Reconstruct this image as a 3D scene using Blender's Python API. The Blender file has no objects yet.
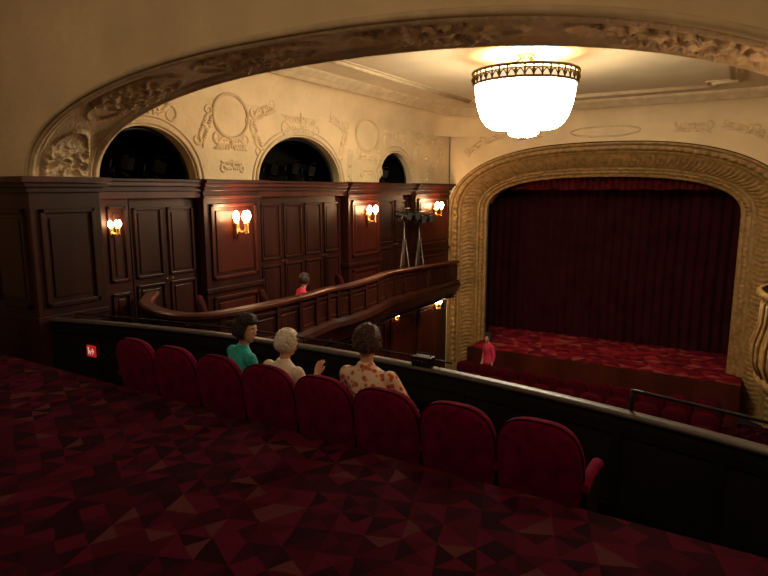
import bpy, math, random
from math import sin, cos, pi, radians, sqrt
from mathutils import Vector, Matrix, noise
random.seed(7)
sc = bpy.context.scene
try:
    sc.view_settings.view_transform = 'Standard'
except Exception: pass
COL = sc.collection

# ------------------------------------------------------------ materials
def pm(name, col, rough=0.6, metal=0.0, nscale=6.0, namt=0.15, bump=0.0, bscale=None, sheen=0.0, coat=0.0, stretch=None, spec=None):
    m = bpy.data.materials.new(name); m.use_nodes = True
    nt = m.node_tree; b = nt.nodes['Principled BSDF']
    b.inputs['Roughness'].default_value = rough
    b.inputs['Metallic'].default_value = metal
    if spec is not None: b.inputs['Specular IOR Level'].default_value = spec
    if sheen:
        b.inputs['Sheen Weight'].default_value = sheen
        b.inputs['Sheen Tint'].default_value = (*[min(1, c*4+0.03) for c in col], 1)
    if coat: b.inputs['Coat Weight'].default_value = coat
    tc = nt.nodes.new('ShaderNodeTexCoord')
    src = tc.outputs['Object']
    if stretch:
        mp = nt.nodes.new('ShaderNodeMapping'); mp.inputs['Scale'].default_value = stretch
        nt.links.new(src, mp.inputs['Vector']); src = mp.outputs['Vector']
    n = nt.nodes.new('ShaderNodeTexNoise'); n.inputs['Scale'].default_value = nscale; n.inputs['Detail'].default_value = 5
    nt.links.new(src, n.inputs['Vector'])
    r = nt.nodes.new('ShaderNodeValToRGB')
    r.color_ramp.elements[0].position = 0.3; r.color_ramp.elements[1].position = 0.7
    r.color_ramp.elements[0].color = (*[c*(1-namt) for c in col], 1)
    r.color_ramp.elements[1].color = (*[min(1, c*(1+namt)) for c in col], 1)
    nt.links.new(n.outputs['Fac'], r.inputs['Fac']); nt.links.new(r.outputs['Color'], b.inputs['Base Color'])
    if bump:
        n2 = nt.nodes.new('ShaderNodeTexNoise'); n2.inputs['Scale'].default_value = bscale or nscale*3; n2.inputs['Detail'].default_value = 6
        nt.links.new(src, n2.inputs['Vector'])
        bp = nt.nodes.new('ShaderNodeBump'); bp.inputs['Strength'].default_value = bump; bp.inputs['Distance'].default_value = 0.03
        nt.links.new(n2.outputs['Fac'], bp.inputs['Height']); nt.links.new(bp.outputs['Normal'], b.inputs['Normal'])
    return m

def emis(name, col, s):
    m = bpy.data.materials.new(name); m.use_nodes = True
    b = m.node_tree.nodes['Principled BSDF']
    b.inputs['Base Color'].default_value = (*col, 1)
    b.inputs['Emission Color'].default_value = (*col, 1); b.inputs['Emission Strength'].default_value = s
    return m

def carpet_mat(name, cell, stops, warp=.3, ang=.45):
    m = bpy.data.materials.new(name); m.use_nodes = True
    nt = m.node_tree; b = nt.nodes['Principled BSDF']; b.inputs['Roughness'].default_value = 1.0
    b.inputs['Specular IOR Level'].default_value = 0.05
    tc = nt.nodes.new('ShaderNodeTexCoord')
    sx = nt.nodes.new('ShaderNodeSeparateXYZ')
    mp = nt.nodes.new('ShaderNodeMapping'); mp.inputs['Scale'].default_value = (1/cell,)*3; mp.inputs['Rotation'].default_value = (0, 0, ang)
    nz = nt.nodes.new('ShaderNodeTexNoise'); nz.inputs['Scale'].default_value = 0.5
    nt.links.new(tc.outputs['Object'], mp.inputs['Vector'])
    add = nt.nodes.new('ShaderNodeVectorMath'); add.operation = 'ADD'
    sca = nt.nodes.new('ShaderNodeVectorMath'); sca.operation = 'SCALE'; sca.inputs['Scale'].default_value = warp
    nt.links.new(mp.outputs['Vector'], nz.inputs['Vector']); nt.links.new(nz.outputs['Color'], sca.inputs[0])
    nt.links.new(mp.outputs['Vector'], add.inputs[0]); nt.links.new(sca.outputs[0], add.inputs[1])
    nt.links.new(add.outputs[0], sx.inputs[0])
    def M(op, a, b2=None):
        q = nt.nodes.new('ShaderNodeMath'); q.operation = op
        for i, v in enumerate((a, b2)):
            if v is None: continue
            if isinstance(v, (int, float)): q.inputs[i].default_value = v
            else: nt.links.new(v, q.inputs[i])
        return q.outputs[0]
    X, Y = sx.outputs[0], sx.outputs[1]
    ix, iy = M('FLOOR', X), M('FLOOR', Y); fx, fy = M('FRACT', X), M('FRACT', Y)
    par = M('MODULO', M('ABSOLUTE', M('ADD', ix, iy)), 2.0)
    d1 = M('GREATER_THAN', fx, fy); d2 = M('GREATER_THAN', M('ADD', fx, fy), 1.0)
    d = M('ADD', M('MULTIPLY', par, d1), M('MULTIPLY', M('SUBTRACT', 1.0, par), d2))
    cb = nt.nodes.new('ShaderNodeCombineXYZ')
    nt.links.new(ix, cb.inputs[0]); nt.links.new(iy, cb.inputs[1]); nt.links.new(d, cb.inputs[2])
    wn = nt.nodes.new('ShaderNodeTexWhiteNoise'); nt.links.new(cb.outputs[0], wn.inputs['Vector'])
    r = nt.nodes.new('ShaderNodeValToRGB'); r.color_ramp.interpolation = 'CONSTANT'
    el = r.color_ramp.elements
    el[0].position = 0; el[0].color = (*stops[0][1], 1); el[1].position = stops[1][0]; el[1].color = (*stops[1][1], 1)
    for p, c in stops[2:]:
        e = el.new(p); e.color = (*c, 1)
    nt.links.new(wn.outputs['Value'], r.inputs['Fac'])
    n2 = nt.nodes.new('ShaderNodeTexNoise'); n2.inputs['Scale'].default_value = 60
    nt.links.new(tc.outputs['Object'], n2.inputs['Vector'])
    mx = nt.nodes.new('ShaderNodeMixRGB'); mx.blend_type = 'MULTIPLY'; mx.inputs[0].default_value = 0.35
    nt.links.new(r.outputs['Color'], mx.inputs[1]); nt.links.new(n2.outputs['Fac'], mx.inputs[2])
    nt.links.new(mx.outputs[0], b.inputs['Base Color'])
    return m

CREAM = pm('cream_plaster', (0.72, 0.56, 0.34), 0.8, nscale=1.5, namt=0.10, bump=0.3, bscale=9)
CREAM2 = pm('cream_ceiling', (0.64, 0.52, 0.34), 0.8, nscale=1.2, namt=0.08, bump=0.15, bscale=7)
STUC = pm('stucco_relief', (0.66, 0.51, 0.32), 0.75, nscale=5, namt=0.2, bump=0.5, bscale=30)
STUCL = pm('stucco_light', (0.60, 0.46, 0.28), 0.75, nscale=5, namt=0.15)
ORN = pm('stucco_ornament_plaster', (0.68, 0.52, 0.31), 0.8, nscale=8, namt=0.15)
GOLD = pm('antique_gold', (0.31, 0.18, 0.060), 0.5, 0.15, nscale=9, namt=0.35, bump=0.5, bscale=35)
WOOD = pm('mahogany', (0.030, 0.0068, 0.0045), 0.42, nscale=3, namt=0.5, coat=0.05, stretch=(1, 1, 0.12), spec=.28)
WOODR = pm('mahogany_red', (0.058, 0.010, 0.006), 0.38, nscale=3, namt=0.45, coat=0.08, stretch=(1, 1, 0.12), spec=.35)
DARK = pm('dark_void', (0.004, 0.003, 0.003), 0.9, nscale=2, namt=0.3, spec=.1)
BLACK = pm('black_metal', (0.008, 0.0075, 0.008), 0.5, 0.2, spec=.3)
STEEL = pm('stand_steel', (0.16, 0.14, 0.12), 0.4, 0.7)
BRASS = pm('brass', (0.75, 0.48, 0.16), 0.28, 0.95, nscale=20, namt=0.2)
BRASSD = pm('brass_aged', (0.16, 0.10, 0.035), 0.4, 0.8, nscale=20, namt=0.3)
VELVET = pm('maroon_velvet', (0.115, 0.003, 0.024), 0.9, nscale=14, namt=0.3, bump=0.1, bscale=120, sheen=0.15, spec=.05)
VELVETD = pm('maroon_piping', (0.03, 0.002, 0.005), 0.95, spec=.05)
VELVETK = pm('dark_brown_velvet', (0.03, 0.004, 0.005), 0.9, spec=.1)
VELVETS = pm('stalls_velvet', (0.065, 0.003, 0.008), 0.9, spec=.05)
CURT = pm('curtain_velvet', (0.036, 0.006, 0.008), 0.9, nscale=2, namt=0.3, sheen=0.1, spec=.05)
VALC = pm('valance_velvet', (0.08, 0.008, 0.012), 0.85, nscale=9, namt=0.4, sheen=0.15, spec=.05)
CARPET = carpet_mat('carpet_triangles', 0.125, [(0, (0.015, 0.0015, 0.004)), (0.22, (0.042, 0.002, 0.0085)), (0.5, (0.062, 0.0028, 0.013)), (0.74, (0.026, 0.0016, 0.006)), (0.94, (0.072, 0.018, 0.022))])
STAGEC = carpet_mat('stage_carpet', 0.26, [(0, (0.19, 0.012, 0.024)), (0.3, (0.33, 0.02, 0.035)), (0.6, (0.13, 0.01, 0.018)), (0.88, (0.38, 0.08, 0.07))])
LEDGE = pm('grey_ledge', (0.062, 0.055, 0.055), 0.45, nscale=8, namt=0.2)
NAVY = pm('parapet_black', (0.007, 0.006, 0.008), 0.8, nscale=3, namt=0.3, spec=.2)
GLOW = emis('chandelier_glass', (1.0, 0.85, 0.60), 35)
BULB = emis('bulb_glow', (1.0, 0.68, 0.36), 45)
LAMPG = emis('lamp_glass', (1.0, 0.73, 0.45), 78)
SIGNR = emis('sign_red', (0.8, 0.03, 0.02), 0.35)
SIGNW = emis('sign_white', (0.9, 0.8, 0.75), 0.35)
SKIN = pm('skin', (0.55, 0.29, 0.20), 0.5, nscale=12, namt=0.08)
LIPS = pm('lips', (0.38, 0.09, 0.08), 0.4)
EYEW = pm('eye_white', (0.7, 0.68, 0.64), 0.2); EYED = pm('iris', (0.04, 0.02, 0.015), 0.2)
HAIRD = pm('hair_dark', (0.018, 0.010, 0.008), 0.45, nscale=30, namt=0.5, bump=0.8, bscale=60, stretch=(3, 3, .6))
HAIRB = pm('hair_brown', (0.035, 0.010, 0.007), 0.5, nscale=30, namt=0.5, bump=0.8, bscale=60)
HAIRW = pm('hair_white', (0.74, 0.67, 0.56), 0.6, nscale=30, namt=0.25, bump=0.8, bscale=60)
TEAL = pm('turquoise_knit', (0.02, 0.36, 0.34), 0.8, nscale=30, namt=0.2, bump=0.2, bscale=150)
SHIRT = pm('cream_shirt', (0.66, 0.55, 0.43), 0.8, nscale=10, namt=0.1)
TROUS = pm('dark_trousers', (0.02, 0.018, 0.022), 0.8)
PINK = pm('pink_top', (0.60, 0.03, 0.09), 0.7)
SHOE = pm('shoe_leather', (0.02, 0.012, 0.01), 0.4)
def floral():
    m = bpy.data.materials.new('floral_blouse'); m.use_nodes = True
    nt = m.node_tree; b = nt.nodes['Principled BSDF']; b.inputs['Roughness'].default_value = .8
    tc = nt.nodes.new('ShaderNodeTexCoord'); v = nt.nodes.new('ShaderNodeTexVoronoi'); v.inputs['Scale'].default_value = 22
    nt.links.new(tc.outputs['Object'], v.inputs['Vector'])
    r = nt.nodes.new('ShaderNodeValToRGB'); e = r.color_ramp.elements
    e[0].position = 0.30; e[0].color = (0.42, 0.06, 0.04, 1); e[1].position = 0.48; e[1].color = (0.66, 0.47, 0.34, 1)
    x = e.new(0.40); x.color = (0.48, 0.20, 0.10, 1)
    nt.links.new(v.outputs['Distance'], r.inputs['Fac']); nt.links.new(r.outputs['Color'], b.inputs['Base Color'])
    return m
FLORAL = floral()

# ------------------------------------------------------------ mesh builder
class MB:
    def __init__(s): s.v = []; s.f = []; s.m = []; s.s = []; s.mats = []
    def mi(s, mat):
        if mat not in s.mats: s.mats.append(mat)
        return s.mats.index(mat)
    def add(s, vs, fs, mat, smooth=False, M=None):
        o = len(s.v); k = s.mi(mat)
        for p in vs:
            p = Vector(p)
            s.v.append(M @ p if M is not None else p)
        for f in fs:
            s.f.append([i+o for i in f]); s.m.append(k); s.s.append(smooth)
    def box(s, x0, x1, y0, y1, z0, z1, mat, M=None):
        vs = [(x, y, z) for x in (x0, x1) for y in (y0, y1) for z in (z0, z1)]
        s.add(vs, [(0, 1, 3, 2), (4, 6, 7, 5), (0, 4, 5, 1), (2, 3, 7, 6), (0, 2, 6, 4), (1, 5, 7, 3)], mat, False, M)
    def grid(s, rows, mat, smooth=True, cu=False, cv=False, M=None):
        nu = len(rows); nv = len(rows[0]); vs = [p for r in rows for p in r]; fs = []
        for i in range(nu if cu else nu-1):
            for j in range(nv if cv else nv-1):
                a = i*nv+j; b = i*nv+(j+1) % nv; i2 = (i+1) % nu
                fs.append((a, b, i2*nv+(j+1) % nv, i2*nv+j))
        s.add(vs, fs, mat, smooth, M)
    def lathe(s, prof, c, mat, n=32, M=None, ripple=None):
        rows = []
        for k in range(n):
            a = 2*pi*k/n; q = ripple(a) if ripple else 1
            rows.append([(c[0]+r*q*cos(a), c[1]+r*q*sin(a), c[2]+z) for r, z in prof])
        s.grid(rows, mat, True, cu=True, M=M)
    def tube(s, pts, rad, mat, n=8, M=None, caps=True):
        pts = [Vector(p) for p in pts]; rows = []; N = len(pts)
        up = None
        for i, p in enumerate(pts):
            t = (pts[min(i+1, N-1)]-pts[max(i-1, 0)])
            t = t.normalized() if t.length > 1e-9 else Vector((0, 0, 1))
            if up is None:
                up = Vector((0, 0, 1)) if abs(t.z) < .9 else Vector((1, 0, 0))
            a = t.cross(up)
            if a.length < 1e-6: a = t.cross(Vector((0, 1, 0)))
            a.normalize(); b = a.cross(t).normalized(); up = b
            r = rad(i/(N-1)) if callable(rad) else rad
            rows.append([p+a*(r*cos(2*pi*k/n))+b*(r*sin(2*pi*k/n)) for k in range(n)])
        if caps:
            o = len(s.v); k2 = s.mi(mat)
            s.grid(rows, mat, True, cv=True, M=M)
            s.f.append([o+k for k in range(n)]); s.m.append(k2); s.s.append(False)
            s.f.append([o+(N-1)*n+k for k in range(n)][::-1]); s.m.append(k2); s.s.append(False)
        else: s.grid(rows, mat, True, cv=True, M=M)
    def loft(s, rings, mat):
        n = 20; o = len(s.v); k2 = s.mi(mat)
        s.grid([[(c[0]+rx*cos(2*pi*k/n), c[1]+ry*sin(2*pi*k/n), c[2]) for k in range(n)] for c, rx, ry in rings], mat, True, cv=True)
        s.f.append([o+k for k in range(n)]); s.m.append(k2); s.s.append(True)
        s.f.append([o+(len(rings)-1)*n+k for k in range(n)][::-1]); s.m.append(k2); s.s.append(True)
    def sphere(s, c, r, mat, n=12, M=None):
        r = r if hasattr(r, '__len__') else (r, r, r)
        rows = []
        for i in range(n+1):
            ph = pi*i/n
            rows.append([(c[0]+r[0]*sin(ph)*cos(2*pi*k/(2*n)), c[1]+r[1]*sin(ph)*sin(2*pi*k/(2*n)), c[2]+r[2]*cos(ph)) for k in range(2*n)])
        s.grid(rows, mat, True, cv=True, M=M)
    def obj(s, name, parent=None, bevel=0, recalc=True, weld=False):
        me = bpy.data.meshes.new(name); me.from_pydata([tuple(p) for p in s.v], [], s.f)
        for m in s.mats: me.materials.append(m)
        me.polygons.foreach_set('material_index', s.m); me.polygons.foreach_set('use_smooth', s.s)
        me.update()
        if recalc:
            import bmesh
            bm = bmesh.new(); bm.from_mesh(me)
            if weld: bmesh.ops.remove_doubles(bm, verts=bm.verts, dist=1e-5)
            bmesh.ops.recalc_face_normals(bm, faces=bm.faces); bm.to_mesh(me); bm.free()
        o = bpy.data.objects.new(name, me); COL.objects.link(o)
        if bevel:
            b = o.modifiers.new('bevel', 'BEVEL'); b.width = bevel; b.segments = 2; b.limit_method = 'ANGLE'; b.angle_limit = 0.9
        if parent: o.parent = parent
        return o

def empty(name, loc=(0, 0, 0)):
    e = bpy.data.objects.new(name, None); e.location = loc; e.empty_display_size = .1; COL.objects.link(e); return e

def catmull(P, n):
    P = [Vector(p) for p in P]; out = []
    Q = [P[0]*2-P[1]]+P+[P[-1]*2-P[-2]]
    for i in range(1, len(Q)-2):
        for k in range(n):
            t = k/n
            a, b, c, d = Q[i-1], Q[i], Q[i+1], Q[i+2]
            out.append(0.5*((2*b)+(c-a)*t+(2*a-5*b+4*c-d)*t*t+(3*b-a-3*c+d)*t**3))
    out.append(P[-1]); return out

def panel(mb, ax, c, sg, a0, a1, z0, z1, mat, w=.045, d=.03):
    def bx(p0, p1, q0, q1, dd):
        lo, hi = sorted((c-sg*.01, c+sg*dd))
        if ax == 'x': mb.box(lo, hi, p0, p1, q0, q1, mat)
        else: mb.box(p0, p1, lo, hi, q0, q1, mat)
    bx(a0, a1, z1-w, z1, d); bx(a0, a1, z0, z0+w, d); bx(a0, a0+w, z0, z1, d); bx(a1-w, a1, z0, z1, d)
    g = w*2.2
    if a1-a0 > 4*w and z1-z0 > 4*w: bx(a0+g, a1-g, z0+g, z1-g, d*.5)

# ------------------------------------------------------------ layout (eye at z=0; whole scene lifted at end)
XC = -3.2; XL = -7.3; XR = 0.95; YP = 15.4; YA1 = 3.78; YA2 = 4.62; ZF = -1.63; ZR = -2.32; ZST = -4.35; ZG = -5.3
AXL, AXR = XC-3.82, XC+3.82
COR = 0.15

# ---- foreground elliptical arch
def archpts(cx, a, z0, h, n, N, t0=0, t1=pi):
    out = []
    for i in range(N+1):
        t = t0+(t1-t0)*i/N; c = cos(t); s_ = sin(t)
        out.append((cx-a*math.copysign(abs(c)**(2/n), c), z0+h*max(s_, 0)**(2/n)))
    return out
A = archpts(XC, 3.82, .1, 1.1, 2.25, 240)
mb = MB()
TOP = 2.5
for y in (YA1, YA2):
    mb.grid([[(x, y, z), (x, y, z+(TOP-z)*.5), (x, y, TOP)] for x, z in A], CREAM, False)
mb.box(-9.2, AXL, YA1, YA2, .1, TOP, CREAM); mb.box(AXR, 2.2, YA1, YA2, .1, TOP, CREAM)
mb.obj('wall_arch')
def relief_soffit():
    mb = MB(); rows = []
    S = archpts(XC, 3.82, .1, 1.1, 2.25, 700, 0.012, pi-0.012)
    L = [0]
    for i in range(1, len(S)): L.append(L[-1]+math.hypot(S[i][0]-S[i-1][0], S[i][1]-S[i-1][1]))
    for i, (x, z) in enumerate(S):
        a = S[max(i-1, 0)]; b = S[min(i+1, len(S)-1)]
        t = Vector((b[0]-a[0], 0, b[1]-a[1])).normalized(); n = Vector((t.z, 0, -t.x))
        s_ = L[i]; row = []
        cell = ((s_+.9) % 1.75)/1.75
        cart = max(0, 1-abs(cell-.5)/.36)
        for j in range(49):
            v = j/48; y = YA1+(YA2-YA1)*v; d = .012
            for c0, w, h in ((.04, .045, .05), (.115, .022, .03), (.96, .045, .05), (.885, .022, .03)):
                q = abs(v-c0)/w
                if q < 1: d += h*sqrt(1-q*q)
            if .15 < v < .85:
                m = min(1, (v-.15)/.06, (.85-v)/.06)
                p = Vector((s_*7, v*6, 3.1))
                lf = 1-abs(noise.noise(p))*3.2
                lf2 = 1-abs(noise.noise(p*2.1+Vector((4, 2, 0))))*2.5
                e = max(0, min(1, (cart-.1)*3))*(1 if abs(v-.5) < .34*sqrt(max(0, 1-((cell-.5)/.42)**2)) else .2)
                d += m*(.048*max(0, lf)*e+.020*max(0, lf2)*e)
                rr = abs(sqrt(((cell-.5)/.42)**2+((v-.5)/.31)**2)-1)
                if rr < .07: d += .028*(1-rr/.07)
            row.append(Vector((x, y, z))+n*d)
        rows.append(row)
    mb.grid(rows, STUC, True)
    mb.obj('trim_arch_soffit')
    mb = MB()
    for y, k in ((YA1-.005, 1), (YA2+.005, 1)):
        mb.tube([(x, y, z-.005) for x, z in A], .03, STUCL, 8)
    mb.obj('trim_arch_edge')
relief_soffit()

# ---- arch piers in dark wood
def pier(sgn, name):
    mb = MB()
    f = lambda x: x if sgn < 0 else 2*XC-x
    xo = -9.19 if sgn < 0 else -8.59
    def bx(x0, x1, y0, y1, z0, z1, m=WOOD):
        a, b = sorted((f(x0), f(x1))); mb.box(a, b, y0, y1, z0, z1, m)
    bx(xo, AXL+.01, YA1-.02, YA2+.02, -2.6, .1)
    bx(xo, AXL+.13, YA1-.14, YA2+.12, .08, COR, WOODR)
    bx(xo, AXL+.09, YA1-.10, YA2+.09, .03, .08)
    bx(xo, AXL+.05, YA1-.06, YA2+.05, -.03, .03)
    bx(xo, AXL+.04, YA1-.05, YA2+.04, -2.4, -2.1)
    bx(xo, AXL+.03, YA1-.04, YA2+.03, -1.55, -1.48)
    s = 1 if sgn < 0 else -1
    px = f(AXL+.01)
    panel(mb, 'x', px, s, YA1+.08, YA2-.08, -1.38, -.22, WOOD, .05, .035)
    panel(mb, 'x', px, s, YA1+.08, YA2-.08, -2.05, -1.62, WOOD, .04, .03)
    a, b = sorted((f(-7.85), f(-7.12)))
    panel(mb, 'y', YA1-.02, -1, a, b, -1.38, -.22, WOOD, .05, .035)
    a, b = sorted((f(-8.55), f(-8.0)))
    panel(mb, 'y', YA1-.02, -1, a, b, -1.38, -.22, WOOD, .05, .035)
    mb.obj(name, bevel=.006)
pier(-1, 'arch_pier'); pier(1, 'arch_pier.001')

# ---- left auditorium wall with lunettes
LUN = [(5.62, .84, .76), (9.02, 1.2, .85), (12.5, .78, .74)]
ZW = 1.5
def zlow(y):
    for c, a, h in LUN:
        if abs(y-c) < a: return COR-.03+h*sqrt(1-((y-c)/a)**2)
    return COR-.03
ys = sorted(set([YA2+(YP+.2-YA2)*i/60 for i in range(61)]+[c+a*cos(pi*k/40) for c, a, h in LUN for k in range(41)]+[c+s*(a+.0005) for c, a, h in LUN for s in (-1, 1)]))
mb = MB()
rows = []
for y in ys:
    z0 = zlow(y); rows.append([(XL, y, z0+(ZW-z0)*k/6) for k in range(7)])
mb.grid(rows, CREAM, False)
mb.obj('wall_left')
mb = MB()
for c, a, h in LUN:
    cur = [(c-a*cos(pi*k/32), COR-.03+h*sin(pi*k/32)) for k in range(33)]
    mb.grid([[(XL, y, z), (XL-.16, y, z)] for y, z in cur], CREAM, True)
    mb.grid([[(XL-.16, y, z), (XL-.9, y, z)] for y, z in cur], DARK, True)
    mb.grid([[(XL-.9, y, z), (XL-.9, y, COR-.03)] for y, z in cur], DARK, False)
    mb.box(XL-.9, XL-.02, c-a, c+a, COR-.10, COR-.03, DARK)
    mb.tube([(XL-.17, c+(y-c)*.96, COR-.03+(z-COR+.03)*.96) for y, z in cur], .03, BLACK, 6)
mb.obj('lunette_recess')
mb = MB()
for c, a, h in LUN:
    for da, r in ((.05, .03), (.14, .016)):
        mb.tube([(XL+.01, c-(a+da)*cos(pi*k/40), COR-.03+(h+da)*sin(pi*k/40)) for k in range(41)], r, STUCL, 8)
mb.obj('trim_lunettes')

def spotlight(mb, p, aim, s=1.0, yoke=None):
    aim = Vector(aim).normalized(); q = aim.to_track_quat('Z', 'Y').to_matrix().to_4x4()
    M = Matrix.Translation(p) @ q @ Matrix.Scale(s, 4)
    mb.lathe([(0, -.2), (.07, -.2), (.09, -.17), (.09, .12), (.115, .13), (.115, .17), (.09, .17), (.085, .14), (0, .13)], (0, 0, 0), BLACK, 16, M)
    for k in range(4):
        mb.box(-.09, .09, .11, .118, .17, .30, BLACK, M @ Matrix.Rotation(k*pi/2, 4, 'Z') @ Matrix.Rotation(-.25, 4, 'X'))
    mb.tube([(-.12, 0, 0), (-.12, -.15, 0), (0, -.2, 0), (.12, -.15, 0), (.12, 0, 0)], .012, yoke or STEEL, 6, M)
for i, (y, z) in enumerate([(5.4, .42), (5.95, .38), (8.5, .42), (9.1, .45), (9.6, .42), (12.4, .42)]):
    mb = MB(); spotlight(mb, Vector((XL-.48, y, z)), (1, .9, -.35), .95, BLACK)
    mb.tube([(XL-.48, y, z-.16), (XL-.48, y, COR-.03)], .015, BLACK, 6)
    mb.obj('stage_spotlight')

# ---- cove, cornice and ceiling
def rrect(ins, z, r=1.0, N=10):
    x0, x1, y0, y1 = XL+ins, XR-ins, YA2+ins*.2, YP-ins
    r = max(.05, r-ins*.6); P = []
    for cx, cy, a0 in ((x1-r, y1-r, 0), (x0+r, y1-r, pi/2), ):
        for k in range(N+1):
            a = a0+pi/2*k/N; P.append((cx+r*cos(a), cy+r*sin(a), z))
    P.append((x0, y0, z)); P.append((x1, y0, z))
    return P
prof = [(0, 1.40), (0.01, 1.5), (.05, 1.66), (.13, 1.80), (.26, 1.90), (.40, 1.94)]
mb = MB(); mb.grid([rrect(i, z) for i, z in prof], CREAM, True, cv=True)
mb.obj('wall_cove')
mb = MB()
prof = [(.38, 1.94), (.38, 1.89), (.42, 1.87), (.47, 1.88), (.50, 1.93), (.56, 1.94), (.60, 1.99), (.66, 2.0), (.68, 2.06)]
mb.grid([rrect(i, z) for i, z in prof], STUCL, True, cv=True)
mb.obj('trim_ceiling_cornice')
mb = MB(); mb.box(XL-.3, XR+.3, YA2+.001, YP+.3, 2.05, 2.2, CREAM2); mb.obj('ceiling')
mb = MB()
x0, x1, y0, y1 = XL+1.35, XR-1.35, 6.2, YP-1.35; q = .45
fr = [(x0+q, y1), (x1-q, y1), (x1-q, y1-q), (x1, y1-q), (x1, y0+q), (x1-q, y0+q), (x1-q, y0), (x0+q, y0), (x0+q, y0+q), (x0, y0+q), (x0, y1-q), (x0+q, y1-q), (x0+q, y1)]
for a, b in zip(fr[:-1], fr[1:]):
    mb.tube([(a[0], a[1], 2.05), (b[0], b[1], 2.05)], .05, STUCL, 8)
    mb.tube([((a[0]-XC)*.95+XC, (a[1]-10)*.95+10, 2.05), ((b[0]-XC)*.95+XC, (b[1]-10)*.95+10, 2.05)], .022, STUCL, 6)
mb.obj('trim_ceiling_panel')

# ---- proscenium wall and gilded frame
def frame_curve(cx, a, zs, h, n, y, N1=170, N2=420):
    P = [(cx-a, ZG+(zs-ZG)*i/N1) for i in range(N1)]
    P += archpts(cx, a, zs, h, n, N2)
    P += [(cx+a, zs+(ZG-zs)*(i+1)/N1) for i in range(N1)]
    return [Vector((x, y, z)) for x, z in P]
OC = frame_curve(XC-.02, 4.07, -.75, 1.90, 2.5, YP)
IC = frame_curve(XC-.13, 3.10, -.62, .95, 2.6, YP+.8)
mb = MB()
arc = OC[170:170+421]
mb.grid([[p.copy(), Vector((p.x, p.y, 1.6))] for p in arc], CREAM, False)
mb.box(XL-.4, XL+.04, YP, YP+.3, ZG, 1.6, CREAM); mb.box(XR-.1, XR+.4, YP, YP+.3, ZG, 1.6, CREAM)
mb.obj('wall_proscenium')
mb = MB()
L = [0]
for i in range(1, len(OC)):
    L.append(L[-1]+(((OC[i]+IC[i])-(OC[i-1]+IC[i-1]))*.5).length)
rows = []
for i in range(len(OC)):
    o, n_ = OC[i], IC[i]; d = (n_-o); s_ = L[i]
    inw = Vector((d.x, 0, d.z)).normalized()
    nrm = (Vector((0, -1, 0))*.75+inw*.65)
    row = []
    for j in range(41):
        v = j/40; p = o+d*v; h = 0
        def bead(c0, w, hh):
            q = abs(v-c0)/w
            return hh*sqrt(1-q*q) if q < 1 else 0
        h += bead(.04, .05, .07)
        h += bead(.17, .07, .09)*(.62+.38*abs(sin(pi*s_/.17)))
        h += bead(.28, .03, .04)
        if .32 < v < .72: h += .03*max(0, sin(pi*(v-.32)/.4))*(abs(sin(pi*s_/.11+ (v-.52)*9*(1 if v > .52 else -1))))+.02
        h += bead(.76, .035, .05)
        h += bead(.86, .045, .05)*(.6+.4*abs(sin(pi*s_/.12)))
        h += bead(.96, .04, .05)
        row.append(p+nrm*h)
    row.append(n_+Vector((0, .25, 0)))
    rows.append(row)
mb.grid(rows, GOLD, True)
mb.obj('proscenium_frame')

# ---- stage
mb = MB()
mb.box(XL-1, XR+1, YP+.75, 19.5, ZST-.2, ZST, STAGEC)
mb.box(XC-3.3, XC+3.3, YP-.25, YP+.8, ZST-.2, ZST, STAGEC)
mb.box(XC-3.3, XC+3.3, YP-.29, YP-.2, ZG, ZST+.03, WOODR)
mb.obj('stage_floor')
mb = MB(); mb.box(XL-1.2, XL-1, YP+.3, 19.6, ZG, 3, DARK); mb.box(XR+1, XR+1.2, YP+.3, 19.6, ZG, 3, DARK)
mb.box(XL-1.2, XR+1.2, 19.5, 19.7, ZG, 3, DARK); mb.box(XL-1.2, XR+1.2, YP+.3, 19.6, 3, 3.1, DARK)
mb.box(XL-1.2, XC-3.2, YP+.85, YP+1.05, ZG, 3, DARK); mb.box(XC+2.97, XR+1.2, YP+.85, YP+1.05, ZG, 3, DARK); mb.box(XL, XR+1, YP+.85, YP+1.05, .38, 3, DARK)
mb.obj('wall_stage_house')
mb = MB(); rows = []
N = 700
for i in range(N+1):
    x = XL-.6+(XR-XL+1.2)*i/N
    w = sin(x*2*pi/.24+1.3*noise.noise(Vector((x*.8, 0, 0))))
    rows.append([(x+.02*sin(k), 18.0+.045*w*(.7+.3*k/6)+.03*noise.noise(Vector((x*2, k*.3, 1))), ZST+.02+(5.4)*(1-k/6)) for k in range(7)])
mb.grid(rows, CURT, True); mb.obj('stage_curtain')
mb = MB(); rows = []
for i in range(N+1):
    x = XC-3.5+7.0*i/N; w = sin(x*2*pi/.16)
    sw = .03*abs(sin((x-XC)*pi/.8))
    rows.append([(x, YP+1.3+.03*w, 1.0), (x, YP+1.3+.03*w, .2), (x, YP+1.3+.035*w, .06-sw), (x, YP+1.3+.02*w, .02-sw)])
mb.grid(rows, VALC, True); mb.obj('curtain_valance')
root = empty('added_stage_bar', (XC, YP+1.7, .75))  # unseen spot bar, added to make the stage floor redder and brighter
mb = MB(); mb.tube([(-3, 0, 0), (3, 0, 0)], .03, STEEL, 8)
for k in range(6): spotlight(mb, Vector((-2.5+k, 0, -.2)), (0, -.12, -1), 1.0)
mb.obj('fill_bar_lanterns', root)
for k in range(6):
    l = bpy.data.lights.new('stage_fill_light', 'SPOT'); l.energy = 24; l.color = (1, .60, .48); l.spot_size = .62; l.spot_blend = .6; l.shadow_soft_size = .08
    o = bpy.data.objects.new('fill_beam', l); COL.objects.link(o); o.parent = root; o.location = (-2.5+k, 0, -.52); o.rotation_euler = (-.08, 0, 0)

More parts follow.
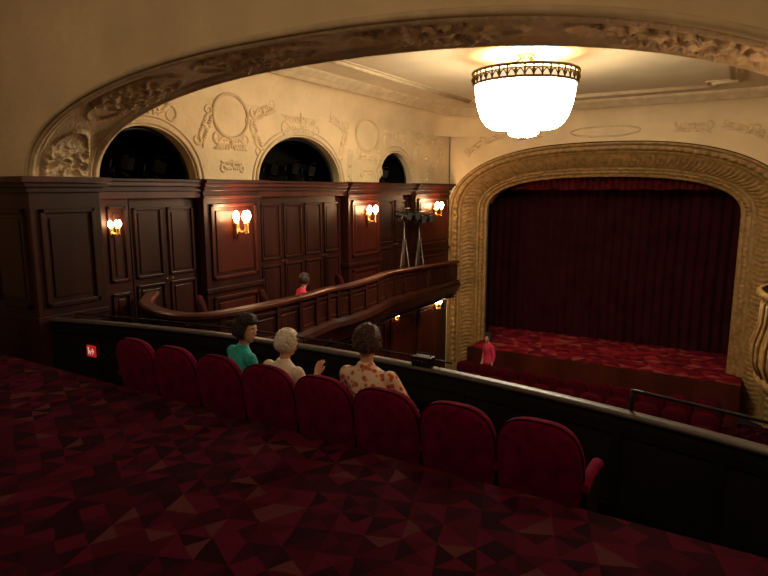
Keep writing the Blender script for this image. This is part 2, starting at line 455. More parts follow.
# ---- right wall, stalls floor, lower walls
mb = MB(); mb.box(XR, XR+.2, YA2+.13, YP, -1.0+COR, 1.5, CREAM); mb.obj('wall_right')
mb = MB(); mb.box(XR, XR+.2, YA2+.13, YP, ZG, -1+COR, WOOD); mb.obj('wall_right_wainscot')
mb = MB(); mb.box(XL-.4, XR+.4, 2.9, YP, ZG-.1, ZG, CARPET); mb.obj('floor_stalls')
mb = MB(); mb.box(XL-.2, XL, YA2, YP, ZG, -2.95, WOOD)
for k in range(7): panel(mb, 'x', XL, 1, 5+k*1.45, 6.2+k*1.45, ZG+.3, -3.1, WOODR)
mb.obj('wall_left_stalls')
mb = MB(); mb.box(XL-.2, XR+.2, YA1-.5, YA1-.4, ZG, -2.6, WOOD); mb.obj('wall_stalls_back')

# ---- left wood panelling at gallery level
mb = MB()
mb.box(XL-.2, XL-.12, YA2, YP, -2.9, .0, WOOD)
mb.box(XL-.12, XL+.04, YA2, YP, -.12, -.02, WOODR)
mb.box(XL-.12, XL+.08, YA2, YP, -.02, .05, WOOD)
mb.box(XL-.12, XL+.13, YA2, YP, .05, COR-.04, WOODR)
mb.box(XL-.12, XL+.17, YA2, YP, COR-.04, COR, WOOD)
mb.box(XL-.12, XL-.02, YA2, 5.25, -2.9, -.1, WOOD)
panel(mb, 'x', XL-.02, 1, YA2+.3, 5.2, -1.25, -.22, WOOD, .04, .03)
panel(mb, 'x', XL-.02, 1, YA2+.3, 5.2, -2.2, -1.4, WOOD, .04, .03)
mb.obj('wall_left_paneling', bevel=.006)
def pilaster(y0, y1):
    mb = MB()
    x = XL+.08
    mb.box(XL-.12, x, y0, y1, -2.9, .0, WOOD)
    mb.box(XL-.12, x+.17, y0-.07, y1+.07, COR-.045, COR+.01, WOOD)
    mb.box(XL-.12, x+.12, y0-.05, y1+.05, .05, COR-.04, WOODR)
    mb.box(XL-.12, x+.07, y0-.03, y1+.03, -.02, .05, WOOD)
    mb.box(XL-.12, x+.03, y0-.01, y1+.01, -.14, -.09, WOODR)
    mb.box(XL-.12, x+.04, y0-.03, y1+.03, -1.62, -1.55, WOOD)
    panel(mb, 'x', x, 1, y0+.12, y1-.12, -1.42, -.22, WOODR, .05, .035)
    panel(mb, 'x', x, 1, y0+.12, y1-.12, -2.4, -1.7, WOODR, .05, .035)
    mb.obj('pilaster', bevel=.006)
for a, b in ((6.5, 7.75), (10.4, 11.7), (13.35, 15.3)): pilaster(a, b)
di = 1
for a, b in ((5.3, 6.45), (7.85, 10.3), (11.8, 13.25)):
    mb = MB()
    n = 2 if b-a < 2 else 4
    w = (b-a)/n
    mb.box(XL-.12, XL-.07, a, b, -2.9, -.12, WOOD)
    for k in range(n):
        panel(mb, 'x', XL-.07, 1, a+k*w+.05, a+(k+1)*w-.05, -1.25, -.25, WOOD, .035, .03)
        panel(mb, 'x', XL-.07, 1, a+k*w+.05, a+(k+1)*w-.05, -2.4, -1.35, WOOD, .035, .03)
        mb.sphere((XL-.02, a+(k+ .92 if k % 2 == 0 else k+.08)*w, -1.3), .02, BRASSD, 6)
    mb.obj('door_%d' % di, bevel=.005); di += 1

# ---- stucco ornaments and ovals
def vine(mb, f, P, r):
    mb.tube([f(*p) for p in P], lambda t: r*(.35+.65*sin(pi*min(1, max(0, t)))), ORN, 6)
def acanthus(mb, f, c, w, ang=0, flip=1):
    ca, sa = cos(ang), sin(ang)
    T = lambda u, v: (c[0]+w*(u*ca-v*sa), c[1]+w*(u*sa+v*ca))
    for sg in (-1, 1):
        P = []
        for k in range(26):
            t = k/25
            if t < .5: u = sg*t*1.0; v = flip*.16*sin(t*2*pi)
            else:
                q = (t-.5)/.5; R = .17*(1-q*.8); a = -pi/2+q*2.6*pi/1.3
                u = sg*(.5+R*cos(a)); v = flip*(.17+R*sin(a))
            P.append(T(u, v))
        vine(mb, f, P, .030)
        for k in range(5):
            u0 = sg*(.06+.09*k); d = .13+.03*k
            vine(mb, f, [T(u0, .02*flip), T(u0+sg*d*.35, flip*-.10), T(u0+sg*d*.9, flip*-.13)], .038)
            if k < 3: vine(mb, f, [T(u0, .06*flip), T(u0+sg*d*.2, flip*.13), T(u0+sg*d*.1, flip*.22)], .030)
    vine(mb, f, [T(0, -.1), T(0, .05), T(0, .22)], .05)
fL = lambda y, z: Vector((XL-.004, y, z))
fP = lambda x, z: Vector((x, YP+.004, z))
mb = MB()
for yc, wd in ((7.22, .36), (11.25, .42)):
    P = []
    for k in range(49):
        a = 2*pi*k/48; rr = 1+.05*cos(2*a)-.10*sin(a)
        P.append(fL(yc+wd*rr*cos(a), 1.20+.36*rr*sin(a))+Vector((.012, 0, 0)))
    mb.tube(P, .030, STUCL, 8, caps=False)
    acanthus(mb, fL, (yc, .72), .6); acanthus(mb, fL, (yc, .40), .40, 0, -1)
for yc in (5.6, 9.0, 12.5): acanthus(mb, fL, (yc, 1.22), .85, 0, -1)
for yc, z, a in ((6.7, .95, 1.1), (7.8, .92, 2.0), (10.35, .9, 1.2), (8.0, 1.3, .4), (10.2, 1.3, -.3), (10.6, .5, 1.5), (11.75, .6, 1.8), (13.5, .9, 1.0), (13.6, 1.3, .1), (14.1, .5, 1.5), (14.4, 1.2, 0), (14.7, .75, .8)): acanthus(mb, fL, (yc, z), .50, a)
mb.obj('stucco_ornament')
mb = MB()
for xc, z, w, a in ((XC-3.3, 1.1, .5, .6), (XC+3.3, 1.1, .5, -.6), (XC-1.9, 1.36, .6, .1), (XC+1.9, 1.36, .6, -.1), (XC-2.75, 1.32, .45, .3), (XC+2.75, 1.32, .45, -.3)): acanthus(mb, fP, (xc, z), w, a)
P = [fP(XC+.8*cos(2*pi*k/48), 1.38+.12*sin(2*pi*k/48)) for k in range(49)]; mb.tube(P, .024, STUCL, 6, caps=False)
mb.obj('stucco_ornament')

# ---- left gallery (curved balcony)
ctrl = [(-7.15, 5.42, -1.42), (-6.75, 5.0, -1.47), (-6.2, 4.85, -1.5), (-5.78, 4.92, -1.51), (-5.6, 5.3, -1.52), (-5.62, 6.2, -1.55), (-5.8, 7.2, -1.6), (-5.98, 8.0, -1.63), (-5.95, 8.5, -1.64), (-6.02, 9.4, -1.64), (-6.3, 10.4, -1.67), (-6.42, 11.2, -1.71), (-6.62, 12.6, -1.8), (-6.8, 13.9, -1.88), (-6.95, 15.3, -1.95)]
path = catmull(ctrl, 10)
def normals(path):
    out = []
    for i in range(len(path)):
        t = path[min(i+1, len(path)-1)]-path[max(i-1, 0)]; t.z = 0; t.normalize()
        out.append(Vector((t.y, -t.x, 0)))
    return out
nr = normals(path)
def sweep(mb, path, nr, prof, mat, closed=True):
    rows = [[p+n*o+Vector((0, 0, dz)) for o, dz in prof] for p, n in zip(path, nr)]
    mb.grid(rows, mat, False, cv=closed)
DK = .95
root = empty('gallery_balcony', (0, 0, 0))
mb = MB()
sweep(mb, path, nr, [(-.06, -.05), (.02, -.05), (.02, -.66), (-.06, -.96)], WOOD)
sweep(mb, path, nr, [(-.11, -.05), (-.11, -.01), (-.08, .01), (.05, .01), (.08, -.01), (.08, -.05), (.06, -.07), (-.06, -.07)], WOODR)
sweep(mb, path, nr, [(.02, -.12), (.045, -.12), (.045, -.16), (.02, -.17)], WOOD)
sweep(mb, path, nr, [(.02, -.54), (.05, -.54), (.10, -.60), (.12, -.68), (.05, -.80), (-.04, -.98), (-.04, -.6)], WOOD)
for i in range(3, len(path), 6):
    p, n = path[i], nr[i]; t = Vector((-n.y, n.x, 0))
    M = Matrix(((n.x, t.x, 0, p.x), (n.y, t.y, 0, p.y), (0, 0, 1, p.z), (0, 0, 0, 1)))
    mb.box(.015, .055, -.045, .045, -.58, -.08, WOOD, M)
    if i+6 < len(path):
        seg = path[i+1:i+6]; sn = nr[i+1:i+6]
        for dz in (-.22, -.48):
            mb.tube([q+m*.025+Vector((0, 0, dz)) for q, m in zip(seg, sn)], .010, WOODR, 6)
        for q, m in ((seg[0], sn[0]), (seg[-1], sn[-1])):
            mb.tube([q+m*.025+Vector((0, 0, -.22)), q+m*.025+Vector((0, 0, -.48))], .010, WOODR, 6)
mb.obj('front', root, bevel=.004)
mb = MB()
rows = [[p+Vector((0, 0, -DK)), Vector((XL-.02, p.y, p.z-DK))] for p in path]
rows2 = [[p+Vector((0, 0, -DK-.06)), Vector((XL-.02, p.y, p.z-DK-.06))] for p in path]
mb.grid(rows, CARPET, False); mb.grid(rows2, DARK, False)
mb.obj('deck', root)

# ---- right box, bombé front
root = empty('box_balcony', (0, 0, 0))
mb = MB(); rows = []
c = Vector((1.10, 10.2, 0))
for k in range(61):
    a = pi*.57+pi*.86*k/60; rp = 1+.02*abs(sin(a*14))
    rows.append([(c.x+r*rp*.93*cos(a), c.y+r*rp*1.15*sin(a), z) for r, z in ((.95, -1.42), (1.01, -1.42), (1.02, -1.48), (.95, -1.54), (.91, -1.62), (.92, -1.9), (1.0, -2.2), (1.0, -2.45), (.90, -2.65), (.95, -2.7), (.85, -2.85), (.6, -3.1), (.3, -3.35), (.19, -3.4))])
mb.grid(rows, GOLD, True)
for k in range(1, 14):
    a = pi*.57+pi*.86*k/14
    mb.tube([(c.x+r*.93*cos(a), c.y+r*1.15*sin(a), z) for r, z in ((.94, -1.6), (.95, -1.9), (1.03, -2.2), (1.02, -2.45), (.92, -2.65))], .025, GOLD, 6)
mb.obj('front', root)
mb = MB(); mb.box(.4, .94, 9.4, 11.0, -2.4, -2.35, CARPET); mb.obj('deck', root)

# ---- balcony floor, step, front row floor, parapet
mb = MB()
mb.box(-9.2, 2.2, -3.2, 3.0, ZF-.12, ZF, CARPET)
mb.box(-9.2, 2.2, 2.9, 3.0, -2.5, ZF-.02, CARPET)
mb.obj('floor_balcony', bevel=.01)
mb = MB(); mb.box(-9.2, 2.2, 3.0, 4.5, ZR-.2, ZR, CARPET); mb.obj('floor_front_row')
PDZ = -.05
root = empty('parapet', (0, 0, PDZ))
PX = [AXL+.03+(AXR-AXL-.06)*i/60 for i in range(61)]
PYf = lambda x: 4.45-.040*(x-XC)**2
def psweep(mb, prof, mat, smooth=False): mb.grid([[(x, PYf(x)+y, z) for y, z in prof] for x in PX], mat, smooth, cv=True)
mb = MB()
psweep(mb, [(.02, -1.50), (.10, -1.50), (.10, -2.7), (.02, -2.7)], NAVY)
psweep(mb, [(.0, -1.56), (.02, -1.56), (.02, -1.62), (.0, -1.62)], BLACK)
psweep(mb, [(-.01, -2.15), (.02, -2.15), (.02, -2.27), (-.01, -2.27)], BLACK)
for k in range(0, 61, 5):
    x = PX[k]; mb.box(x-.03, x+.03, PYf(x)-.002, PYf(x)+.05, -2.15, -1.55, BLACK)
mb.obj('wall', root)
mb = MB()
psweep(mb, [(.0, -1.495), (-.006, -1.475), (.005, -1.46), (.03, -1.455), (.075, -1.455), (.098, -1.46), (.103, -1.48), (.098, -1.505)], LEDGE, True)
mb.obj('ledge', root)
mb = MB()
RX = [-.60+(AXR-.05+.60)*i/14 for i in range(15)]
for z in (-1.31,): mb.tube([(x, PYf(x)+.08, z) for x in RX], .013, BLACK, 8)
for x in (-.60, .3): mb.tube([(x, PYf(x)+.08, -1.46), (x, PYf(x)+.08, -1.30)], .013, BLACK, 8)
mb.tube([(x, PYf(x)+.09, -1.40) for x in PX[2:40]], .009, BLACK, 8)
for k in range(2, 40, 6): mb.tube([(PX[k], PYf(PX[k])+.09, -1.46), (PX[k], PYf(PX[k])+.09, -1.395)], .008, BLACK, 6)
mb.obj('handrail', root)

# ---- balcony room shell (behind the camera)
mb = MB(); mb.box(-9.4, -9.2, -3.4, YA2, -2.6, 2.6, CREAM); mb.obj('wall_balcony_left')
mb = MB(); mb.box(2.2, 2.4, -3.4, YA2, -2.6, 2.6, CREAM); mb.obj('wall_balcony_right')
mb = MB(); mb.box(-9.4, 2.4, -3.4, -3.2, -2.6, 2.6, WOOD); mb.obj('wall_balcony_back')
mb = MB(); mb.box(-9.4, 2.4, -3.4, YA2, 2.5, 2.6, CREAM2); mb.obj('ceiling_balcony')
for x, y in ((-6.0, .6), (-2.6, .6), (.6, .4)):
    mb = MB()
    mb.lathe([(0, 0), (.2, 0), (.2, -.03), (.17, -.04)], (x, y, 2.5), BRASS, 24)
    mb.lathe([(.17, -.03), (.165, -.08), (.12, -.13), (.06, -.16), (0, -.165)], (x, y, 2.5), LAMPG, 24)
    mb.obj('ceiling_lamp')

# ---- theater seats
def seat_geo(mb, M, armR=False, VEL=None, full=True):
    VEL = VEL or VELVET
    N = 44; out = []
    for k in range(N):
        a = 2*pi*k/N; c = cos(a); s_ = sin(a)
        n = 3.0 if s_ > 0 else 6
        out.append((.268*math.copysign(abs(c)**(2/n), c)*(1-.03*s_), .31*math.copysign(abs(s_)**(2/n), s_)))
    Mb = M @ Matrix.Translation((0, .09, .665)) @ Matrix.Rotation(radians(11), 4, 'X')
    rings = [(0.02, -.066), (.5, -.064), (.85, -.055), (.95, -.045), (1, -.02), (1, .015), (.96, .04), (.86, .05), (.5, .07), (.02, .075)]
    mb.grid([[(x*k, y, z*k) for x, z in out] for k, y in rings], VEL, True, cv=True, M=Mb)
    mb.tube([(x*1.0, -.022, z*1.0) for x, z in out+[out[0]]], .007, VELVETD, 6, Mb, caps=False)
    rows = []
    for k, y in ((.02, -.06), (.7, -.06), (.93, -.045), (1, -.01), (1, .03), (.92, .06), (.6, .075), (.02, .08)):
        rows.append([(x*.88*k, z*.75*k+.28, y) for x, z in out])
    mb.grid(rows, VEL, True, cv=True, M=M @ Matrix.Translation((0, .10, .42)))
    for sx in ((-1, 1) if armR else (-1,)):
        x = sx*.27
        mb.box(x-.02, x+.02, .08, .42, .02, .58, BLACK, M)
        mb.box(x-.03, x+.03, .02, .5, 0, .03, BLACK, M)
        pr = [(-.03, 0), (-.034, .02), (-.025, .045), (0, .055), (.025, .045), (.034, .02), (.03, 0)]
        P = [(.06, .60), (.15, .625), (.3, .63), (.42, .62), (.47, .59)]
        mb.grid([[(x+a, y, z+b-.03) for a, b in pr] for y, z in P], VEL, True, cv=True, M=M)
        mb.add([(x+a, .47, .59+b-.03) for a, b in pr], [tuple(range(7))], VEL, False, M)
        mb.add([(x+a, .06, .60+b-.03) for a, b in pr], [tuple(range(7))], VEL, False, M)
mb = MB(); seat_geo(mb, Matrix.Identity(4)); seat0 = mb.obj('theater_seat')
mb = MB(); seat_geo(mb, Matrix.Identity(4), True); seat1 = mb.obj('theater_seat')
SX = [-.98-.54*k for k in range(8)]
seat1.location = (SX[0], 3.34, ZR); seat0.location = (SX[1], 3.34, ZR)
for k, x in enumerate(SX[2:]):
    o = bpy.data.objects.new('theater_seat', seat0.data); o.location = (x, 3.34, ZR); o.rotation_euler = (0, 0, random.uniform(-.03, .03)); COL.objects.link(o)
mb = MB(); seat_geo(mb, Matrix.Identity(4), True, VELVETK); gs = None
for x, y in ((-6.8, 5.9), (-6.6, 7.0), (-6.75, 9.3)):
    if gs is None: gs = mb.obj('gallery_seat'); o = gs
    else: o = bpy.data.objects.new('gallery_seat', gs.data); COL.objects.link(o)
    for p in path[40:]:
        if p.y >= y: z = p.z-DK; break
    o.location = (x, y, z); o.rotation_euler = (0, 0, -.75)
mb = MB()
for r in range(4):
    for k in range(11):
        seat_geo(mb, Matrix.Translation((XC-2.75+k*.55, 11.2+r*.85, ZG)), k == 10, VELVETS)
mb.obj('stalls_seating')

# ---- chandelier
root = empty('chandelier', (XC+.02, 9.4, 0))
zc = lambda z: .80+(z-.79)*.865
kr = .895
root.scale = (kr, kr, 1)
mb = MB()
mb.lathe([(r, zc(z)) for r, z in [(.84, 1.74), (.85, 1.70), (.85, 1.66), (.835, 1.5), (.80, 1.33), (.74, 1.15), (.65, 1.02), (.56, .96), (.30, .935), (.27, .92), (.26, .87), (.22, .83), (.10, .80), (0, .79)]], (0, 0, 0), GLOW, 96, ripple=lambda a: 1+.006*abs(sin(a*16)))
mb.obj('glass_bowl', root)
mb = MB()
def ring(r, z, t, n=72): mb.tube([(r*cos(2*pi*k/n), r*sin(2*pi*k/n), zc(z)) for k in range(n+1)], t, BRASSD, 8, caps=False)
ring(.90, 1.92, .022); ring(.87, 1.72, .02); ring(.885, 1.86, .010); ring(.06, .79, .015, 24); ring(.50, 1.93, .02, 48)
mb.lathe([(.89, zc(1.915)), (.50, zc(1.925)), (.50, zc(1.915)), (.89, zc(1.905))], (0, 0, 0), BRASSD, 64)  # cover ring added on top to cut the bowl's light on the ceiling
for k in range(40):
    a = 2*pi*k/40; b = 2*pi*(k+1)/40
    P = []
    for j in range(9):
        t = j/8; g = a+(b-a)*t; P.append((.885*cos(g), .885*sin(g), zc(1.74+.1*sin(pi*t))))
    mb.tube(P, .009, BRASSD, 5)
    mb.tube([(.885*cos(a), .885*sin(a), zc(1.72)), (.895*cos(a), .895*sin(a), zc(1.92))], .016, BRASSD, 5)
for k in range(20):
    a = 2*pi*(k+.5)/20; mb.sphere((.89*cos(a), .89*sin(a), zc(1.80)), (.035, .035, .04), BRASSD, 5)
for k in range(8):
    a = 2*pi*k/8; mb.tube([(.885*cos(a), .885*sin(a), zc(1.9)), (.25*cos(a), .25*sin(a), 1.90), (.08*cos(a), .08*sin(a), 2.0)], .012, BRASSD, 6)
mb.lathe([(0, 2.05), (.16, 2.05), (.16, 2.03), (.09, 2.0), (.06, 1.9), (0, 1.88)], (0, 0, 0), BRASSD, 24)
mb.obj('brass_rim', root)
mb = MB()
mb.lathe([(.86, zc(1.745)), (.865, zc(1.74)), (.87, zc(1.84)), (.87, zc(1.87))], (0, 0, 0), emis('chandelier_band', (1, .72, .42), 1.0), 64)
mb.obj('glass_band', root)

# ---- wall sconces
def point(loc, w, col=(1, .56, .27), r=.05, parent=None):
    l = bpy.data.lights.new('sconce_light', 'POINT'); l.energy = w; l.color = col; l.shadow_soft_size = r
    o = bpy.data.objects.new('bulb_light', l); o.location = loc; COL.objects.link(o)
    if parent: o.parent = parent
    return o
def sconce(x, y, z, power, rot=0, s=1.0):
    root = empty('candle_sconce', (x, y, z)); root.scale = (s, s, s); root.rotation_euler = (0, 0, rot)
    mb = MB()
    Mx = Matrix.Rotation(pi/2, 4, 'Y')
    mb.lathe([(0, .04), (.03, .04), (.05, .02), (.055, 0)], (0, 0, 0), BRASS, 16, Mx)
    mb.tube([(.02, 0, .10), (.03, 0, 0), (.03, 0, -.12), (.02, 0, -.24)], lambda t: .012+.02*sin(pi*t), BRASS, 8)
    for sg in (-1, 0, 1):
        P = [(.03, 0, -.05), (.07, sg*.04, -.13), (.12 if sg else .17, sg*.09, -.12), (.13 if sg else .19, sg*.11, -.02)]
        P = catmull(P, 5); mb.tube(P, .012, BRASS, 6); e = P[-1]
        mb.lathe([(0, 0), (.035, .005), (.03, .015), (.012, .02), (.012, .05), (0, .05)], (e.x, e.y, e.z), BRASS, 12)
        for q in range(5):
            mb.sphere((e.x, e.y, e.z-.03-q*.025), .013, BRASS, 5)
    mb.obj('bracket', root)
    mb = MB()
    for sg in (-1, 0, 1):
        ex, ey, ez = (.13 if sg else .19), sg*.11, .02
        mb.lathe([(.018, 0), (.038, .025), (.048, .065), (.036, .11), (.014, .14), (0, .145)], (ex, ey, ez), BULB, 12)
    mb.obj('flame_bulb', root)
    point((.28, 0, .20), power, parent=root)
sconce(XL+.12, 7.12, -.52, 26, s=1.15)
sconce(XL+.12, 11.05, -.52, 26, s=1.15)
sconce(XL+.12, 14.3, -.50, 26, s=1.15)
sconce(XL-.01, 4.97, -.50, 3, s=.62)
sconce(AXR-.02, 4.2, -.45, 14, rot=pi)  # out-of-view sconce on the right pier, added to brighten the arch soffit
sconce(XL+.03, 12.4, -3.05, 2, s=.6)
sconce(XL+.03, 14.6, -3.1, 8, s=.9)
sconce(XL+.03, 9.3, -3.2, 2, s=.6)

# ---- tripod stands with lights on the gallery
for x, y, h in ((-6.95, 12.3, 2.05), (-6.98, 13.1, 2.0)):
    z0 = -1.80-DK-(y-12.6)*.06; h += .25
    mb = MB()
    for k in range(3):
        a = k*2*pi/3+.4
        mb.tube([(x+.22*cos(a), y+.30*sin(a), z0+.01), (x+.03*cos(a), y+.03*sin(a), z0+1.6)], .016, STEEL, 6)
        mb.tube([(x+.12*cos(a), y+.17*sin(a), z0+.7), (x, y, z0+.6)], .009, STEEL, 6)
    mb.tube([(x, y, z0+.45), (x, y, z0+h)], .018, STEEL, 8)
    mb.tube([(x, y-.25, z0+h), (x, y+.25, z0+h)], .016, STEEL, 8)
    for d in (-.2, .2): spotlight(mb, Vector((x+.03, y+d, z0+h-.14)), (.7, .8, -.25), .8)
    mb.obj('tripod_spotlight')

# ---- emergency sign on the inner face of the parapet (left end)
mb = MB(); sx_, sz_ = -6.46, -1.86; sy_ = PYf(sx_)-.012
mb.box(sx_-.075, sx_+.075, sy_, sy_+.02, sz_-.065, sz_+.065, SIGNR)
mb.box(sx_-.045, sx_-.03, sy_-.004, sy_, sz_-.035, sz_+.02, SIGNW); mb.sphere((sx_-.037, sy_-.002, sz_+.035), .010, SIGNW, 6)
mb.tube([(sx_-.03, sy_-.003, sz_+.01), (sx_-.005, sy_-.003, sz_-.01), (sx_-.005, sy_-.003, sz_-.04)], .005, SIGNW, 6)
mb.box(sx_+.01, sx_+.055, sy_-.004, sy_, sz_-.008, sz_+.008, SIGNW)
mb.tube([(sx_+.035, sy_-.003, sz_+.03), (sx_+.06, sy_-.003, sz_), (sx_+.035, sy_-.003, sz_-.03)], .005, SIGNW, 6)
mb.obj('emergency_sign')

# ---- equipment on the parapet
mb = MB()
xb = -2.33; yb = PYf(xb)+.05; q = PDZ
mb.box(xb-.09, xb+.09, yb-.05, yb+.05, -1.455+q, -1.37+q, BLACK); mb.box(xb-.08, xb+.08, yb-.06, yb-.05, -1.44+q, -1.38+q, NAVY)
for k in range(4): mb.tube([(xb-.06+k*.04, yb-.06, -1.40+q), (xb-.06+k*.04, yb-.07, -1.40+q)], .007, LEDGE, 8)
mb.tube([(xb-.07, yb, -1.37+q), (xb-.07, yb, -1.345+q), (xb+.07, yb, -1.345+q), (xb+.07, yb, -1.37+q)], .007, BLACK, 6)
mb.obj('lighting_control_box', bevel=.006)

# ------------------------------------------------------------ people
def fuse(o, vox=.011, it=9):
    r = o.modifiers.new('fuse', 'REMESH'); r.mode = 'VOXEL'; r.voxel_size = vox; r.use_smooth_shade = True
    q = o.modifiers.new('smooth', 'SMOOTH'); q.factor = .5; q.iterations = it
def skin_obj(name, verts, edges, radii, mat, parent, sub=2, root=0):
    me = bpy.data.meshes.new(name); me.from_pydata(verts, edges, []); me.materials.append(mat)
    o = bpy.data.objects.new(name, me); COL.objects.link(o); o.parent = parent
    md = o.modifiers.new('skin', 'SKIN'); md.use_smooth_shade = True
    sv = me.skin_vertices[0].data
    for i, r in enumerate(radii):
        sv[i].radius = (r, r) if not hasattr(r, '__len__') else r
        sv[i].use_root = (i == root)
    s = o.modifiers.new('sub', 'SUBSURF'); s.levels = sub; s.render_levels = sub
    return o
def limb(mb, pts, rads, mat):
    P = catmull(pts, 8); n = len(rads)-1
    def R(t):
        x = t*n; i = min(int(x), n-1); return rads[i]+(rads[i+1]-rads[i])*(x-i)
    mb.tube(P, R, mat, 14)
    mb.sphere(P[0], rads[0], mat, 10); mb.sphere(P[-1], rads[-1], mat, 10)
def hand_arm(name, elbow, wrist, side, up, parent, curl=.5):
    E, W = Vector(elbow), Vector(wrist); d = (W-E).normalized()
    u = Vector(up); u = (u-d*u.dot(d)).normalized(); s = d.cross(u)*side
    V = [E, E.lerp(W, .5), W]; R = [.040, .036, (.026, .022)]; Eg = [(0, 1), (1, 2)]
    lens = (.072, .082, .076, .060)
    for k in range(4):
        off = (k-1.5)*.021
        base = W+d*.085+s*(-off)
        mid = W+d*.035+s*(-off*.75)
        i = len(V); V += [mid, base]; R += [.015, .0105]; Eg += [(2, i), (i, i+1)]
        prev = i+1; p = base; dd = d.copy(); L = lens[k]
        for j, (fr, rr) in enumerate(((.45, .009), (.32, .0085), (.23, .0072))):
            dd = (dd*cos(curl*(.6+.3*j))-u*sin(curl*(.6+.3*j))).normalized()
            p = p+dd*(L*fr); V.append(p); R.append(rr); Eg.append((prev, len(V)-1)); prev = len(V)-1
    b1 = W+d*.025+s*.028; b2 = b1+(d*.7+s*.65).normalized()*.035; b3 = b2+(d*.9+s*.2-u*.2).normalized()*.03; b4 = b3+(d*.95-u*.25).normalized()*.022
    i = len(V); V += [b1, b2, b3, b4]; R += [.014, .011, .0095, .008]; Eg += [(2, i), (i, i+1), (i+1, i+2), (i+2, i+3)]
    return skin_obj(name, V, Eg, R, SKIN, parent, 2)
def head(parent, c, yaw, pitch, hair, style, roll=0, hs=1.12):
    M = Matrix.Translation(c) @ Matrix.Rotation(yaw, 4, 'Z') @ Matrix.Rotation(pitch, 4, 'X') @ Matrix.Rotation(roll, 4, 'Y') @ Matrix.Scale(hs, 4)
    def surf(p):
        x, y, z = p
        X = x*.075; Y = y*.098; Z = z*.118
        if z < 0:
            k = -z; X *= 1-.30*k*k; Y = Y*(1-.12*k) + (.012*k if y > 0 else .018*k)
        if y > 0:
            X *= 1-.06*y
            Y -= .012*max(0, y-.7)/.3
            Y += .026*math.exp(-((x/.16)**2))*math.exp(-(((z+.14)/.16)**2))*(1 if z > -.35 else 0.6)
            Y -= .010*math.exp(-(((abs(x)-.38)/.17)**2))*math.exp(-(((z-.05)/.13)**2))
            Y += .006*math.exp(-(((z-.24)/.10)**2))*math.exp(-((x/.6)**2))
            Y += .008*math.exp(-((x/.3)**2))*math.exp(-(((z+.52)/.09)**2))
            Y += .012*math.exp(-((x/.28)**2))*math.exp(-(((z+.82)/.14)**2))
        return (X, Y, Z)
    mb = MB(); rows = []
    for i in range(41):
        ph = pi*i/40
        rows.append([surf((sin(ph)*cos(2*pi*k/56), sin(ph)*sin(2*pi*k/56), cos(ph))) for k in range(56)])
    mb.grid(rows, SKIN, True, cv=True, M=M)
    for sg in (-1, 1):
        mb.sphere((sg*.029, .079, .006), (.012, .012, .010), EYEW, 8, M); mb.sphere((sg*.029, .0875, .006), (.005, .005, .005), EYED, 6, M)
        mb.tube([(sg*.074, .004+.017*cos(a)*.8-.004, -.005+.030*sin(a)) for a in [j*2*pi/12 for j in range(13)]], .006, SKIN, 6, M, caps=False)
        mb.sphere((sg*.072, .0, -.006), (.006, .012, .022), SKIN, 6, M)
        mb.tube([(sg*.014, .098, .034), (sg*.03, .096, .039), (sg*.046, .084, .033)], .003, hair, 5, M)
    mb.tube([(-.024, .088, -.060), (-.010, .097, -.058), (0, .096, -.060), (.010, .097, -.058), (.024, .088, -.060)], .005, LIPS, 6, M)
    mb.obj('head', parent)
    mb = MB(); rows = []
    vol = {'bob': .030, 'short': .017, 'curly': .026}[style]
    low = {'bob': -.66, 'short': -.48, 'curly': -.50}[style]
    for i in range(33):
        t = i/32; row = []
        for k in range(64):
            a = 2*pi*k/64; fy = sin(a)
            face = max(0, min(1, (fy-.15)/.45))
            zmin = low*(1-face)+.48*face
            ang = t*math.acos(max(-1, min(1, zmin)))
            sx, sz = sin(ang), cos(ang)
            q = Vector(surf((sx*cos(a), sx*fy, sz)))
            v = vol*(1+.5*noise.noise(Vector((q.x*38, q.y*38, q.z*30)))+(.35*noise.noise(q*120)))
            edge = min(1, (1-t)*7+.15)
            n = Vector((q.x/.075**2, q.y/.098**2, q.z/.118**2)).normalized()
            row.append(q+n*v*edge+n*.0015)
        rows.append(row)
    mb.grid(rows, hair, True, cv=True, M=M)
    mb.obj('hair', parent)
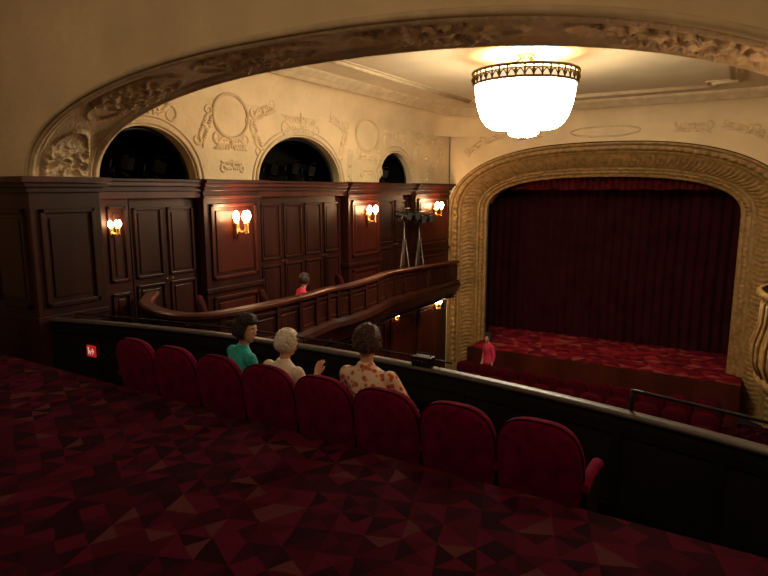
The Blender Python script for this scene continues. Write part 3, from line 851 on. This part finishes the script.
def person(name, loc, yaw, S, top, hair, style, hyaw=0, hpitch=0, lean=(0, 0), sleeves=.55, stand=False, armsL=None, armsR=None, legs=TROUS, wide=1.0):
    root = empty(name, loc); root.rotation_euler = (0, 0, yaw); root.scale = (S, S, S)
    lx, ly = lean
    def L(x, y, z):
        k = max(0, (z-.55)/.6) if not stand else 0
        return Vector((x*wide+lx*k, y+ly*k, z))
    up = .40 if stand else 0
    Z = lambda z: z+up
    nk = L(0, .015, Z(1.10)); upc = L(0, 0, Z(1.03))
    shL, shR = L(-.165, 0, Z(1.01)), L(.165, 0, Z(1.01))
    eL = armsL[0] if armsL else L(-.22, .10, Z(.76)); wL = armsL[1] if armsL else L(-.13, .31, Z(.68))
    eR = armsR[0] if armsR else L(.22, .10, Z(.76)); wR = armsR[1] if armsR else L(.13, .31, Z(.68))
    eL, wL, eR, wR = map(Vector, (eL, wL, eR, wR))
    mb = MB()
    w = wide
    mb.loft([(L(0, 0, Z(z)), rx*w, ry) for z, rx, ry in ((.43, .10, .08), (.46, .155, .115), (.55, .172, .125), (.64, .155, .115), (.73, .142, .105), (.82, .152, .110), (.91, .168, .115), (.98, .178, .105), (1.03, .165, .085), (1.065, .115, .070), (1.09, .070, .062), (1.12, .058, .056))], top)
    for sh, e, wr in ((shL, eL, wL), (shR, eR, wR)):
        limb(mb, [sh, sh.lerp(e, .5), e, e.lerp(wr, sleeves)], [.066, .058, .048, .043], top)
    o = mb.obj('torso', root, weld=True); fuse(o)
    if stand:
        K = [Vector((-.09, 0, .90)), Vector((-.10, .01, .50)), Vector((-.10, -.01, .09)), Vector((.09, 0, .90)), Vector((.10, .01, .50)), Vector((.10, -.01, .09))]
        pv = Vector((0, 0, .95))
    else:
        K = [Vector((-.10, .02, .53)), Vector((-.12, .43, .54)), Vector((-.12, .46, .10)), Vector((.10, .02, .53)), Vector((.12, .43, .54)), Vector((.12, .46, .10))]
        pv = Vector((0, 0, .54))
    mb = MB(); mb.sphere(pv, (.165*w, .12, .10), legs, 12)
    for a in (0, 3):
        h, k_, an = K[a:a+3]
        mb.tube([h, h.lerp(k_, .5), k_], lambda t: .088-.026*t, legs, 14); mb.sphere(h, .088, legs, 10); mb.sphere(k_, .062, legs, 10)
        mb.tube([k_, k_.lerp(an, .35), an], lambda t: .062-.02*t, legs, 14); mb.sphere(an, .042, legs, 8)
    o = mb.obj('legs', root, weld=True); fuse(o, .012, 6)
    mb = MB()
    for sg, a in ((-1, K[2]), (1, K[5])):
        mb.tube([(a.x, a.y-.05, .04), (a.x, a.y, .055), (a.x, a.y+.08, .045), (a.x, a.y+.17, .03)], lambda t: .04-.012*t, SHOE, 10)
    mb.obj('shoes', root)
    hand_arm('forearm_left', eL.lerp(wL, sleeves*.7), wL, -1, (0, 0, 1), root)
    hand_arm('forearm_right', eR.lerp(wR, sleeves*.7), wR, 1, (0, 0, 1), root)
    hc = nk+Vector((sin(-hyaw)*.02, .025, .155))
    mb = MB(); mb.tube([upc, nk, nk.lerp(hc, .45), hc+Vector((0, -.02, -.05))], lambda t: .052-.004*t, SKIN, 14); mb.obj('neck', root)
    head(root, hc, hyaw, hpitch, hair, style)
    return root
person('woman_in_turquoise', (-3.68, 3.58, ZR), -.35, .90, TEAL, HAIRD, 'bob', hyaw=-1.1, hpitch=-.12, lean=(-.03, .10), sleeves=.5, wide=1.08)
person('man_with_white_hair', (-3.18, 3.56, ZR), -.1, .86, SHIRT, HAIRW, 'short', hyaw=-.2, hpitch=-.05, lean=(0, .08), sleeves=.25,
       armsR=((.29, .14, .76), (.29, .22, .97)), wide=1.16)
person('woman_in_floral_blouse', (-2.20, 3.56, ZR), .1, .95, FLORAL, HAIRB, 'curly', hyaw=.5, hpitch=-.1, lean=(-.17, .06), sleeves=.6,
       armsL=((-.36, .12, .82), (-.34, .32, .86)), wide=1.12)
person('person_in_red', (-6.37, 7.68, -1.62-DK), -.6, .86, PINK, HAIRB, 'short', hyaw=.6, lean=(0, .1))
person('usher_in_pink', (-5.60, 14.45, ZG), 2.6, .90, PINK, HAIRD, 'bob', stand=True,
       armsL=((-.24, 0, 1.14), (-.22, .06, .9)), armsR=((.24, 0, 1.14), (.22, .06, .9)), lean=(0, 0))

# ---- world & camera
w = bpy.data.worlds.new('world'); sc.world = w; w.use_nodes = True
w.node_tree.nodes['Background'].inputs[0].default_value = (.02, .012, .01, 1); w.node_tree.nodes['Background'].inputs[1].default_value = .3
cd = bpy.data.cameras.new('camera'); cam = bpy.data.objects.new('camera', cd); COL.objects.link(cam)
cd.sensor_width = 36; cd.lens = 600/768*36; cd.clip_start = .05; cd.clip_end = 100
cam.location = (0, 0, 0); cam.rotation_euler = (radians(90-9.3), 0, radians(31.4))
sc.camera = cam
for o in bpy.data.objects:
    if o.parent is None: o.location.z += 5.3
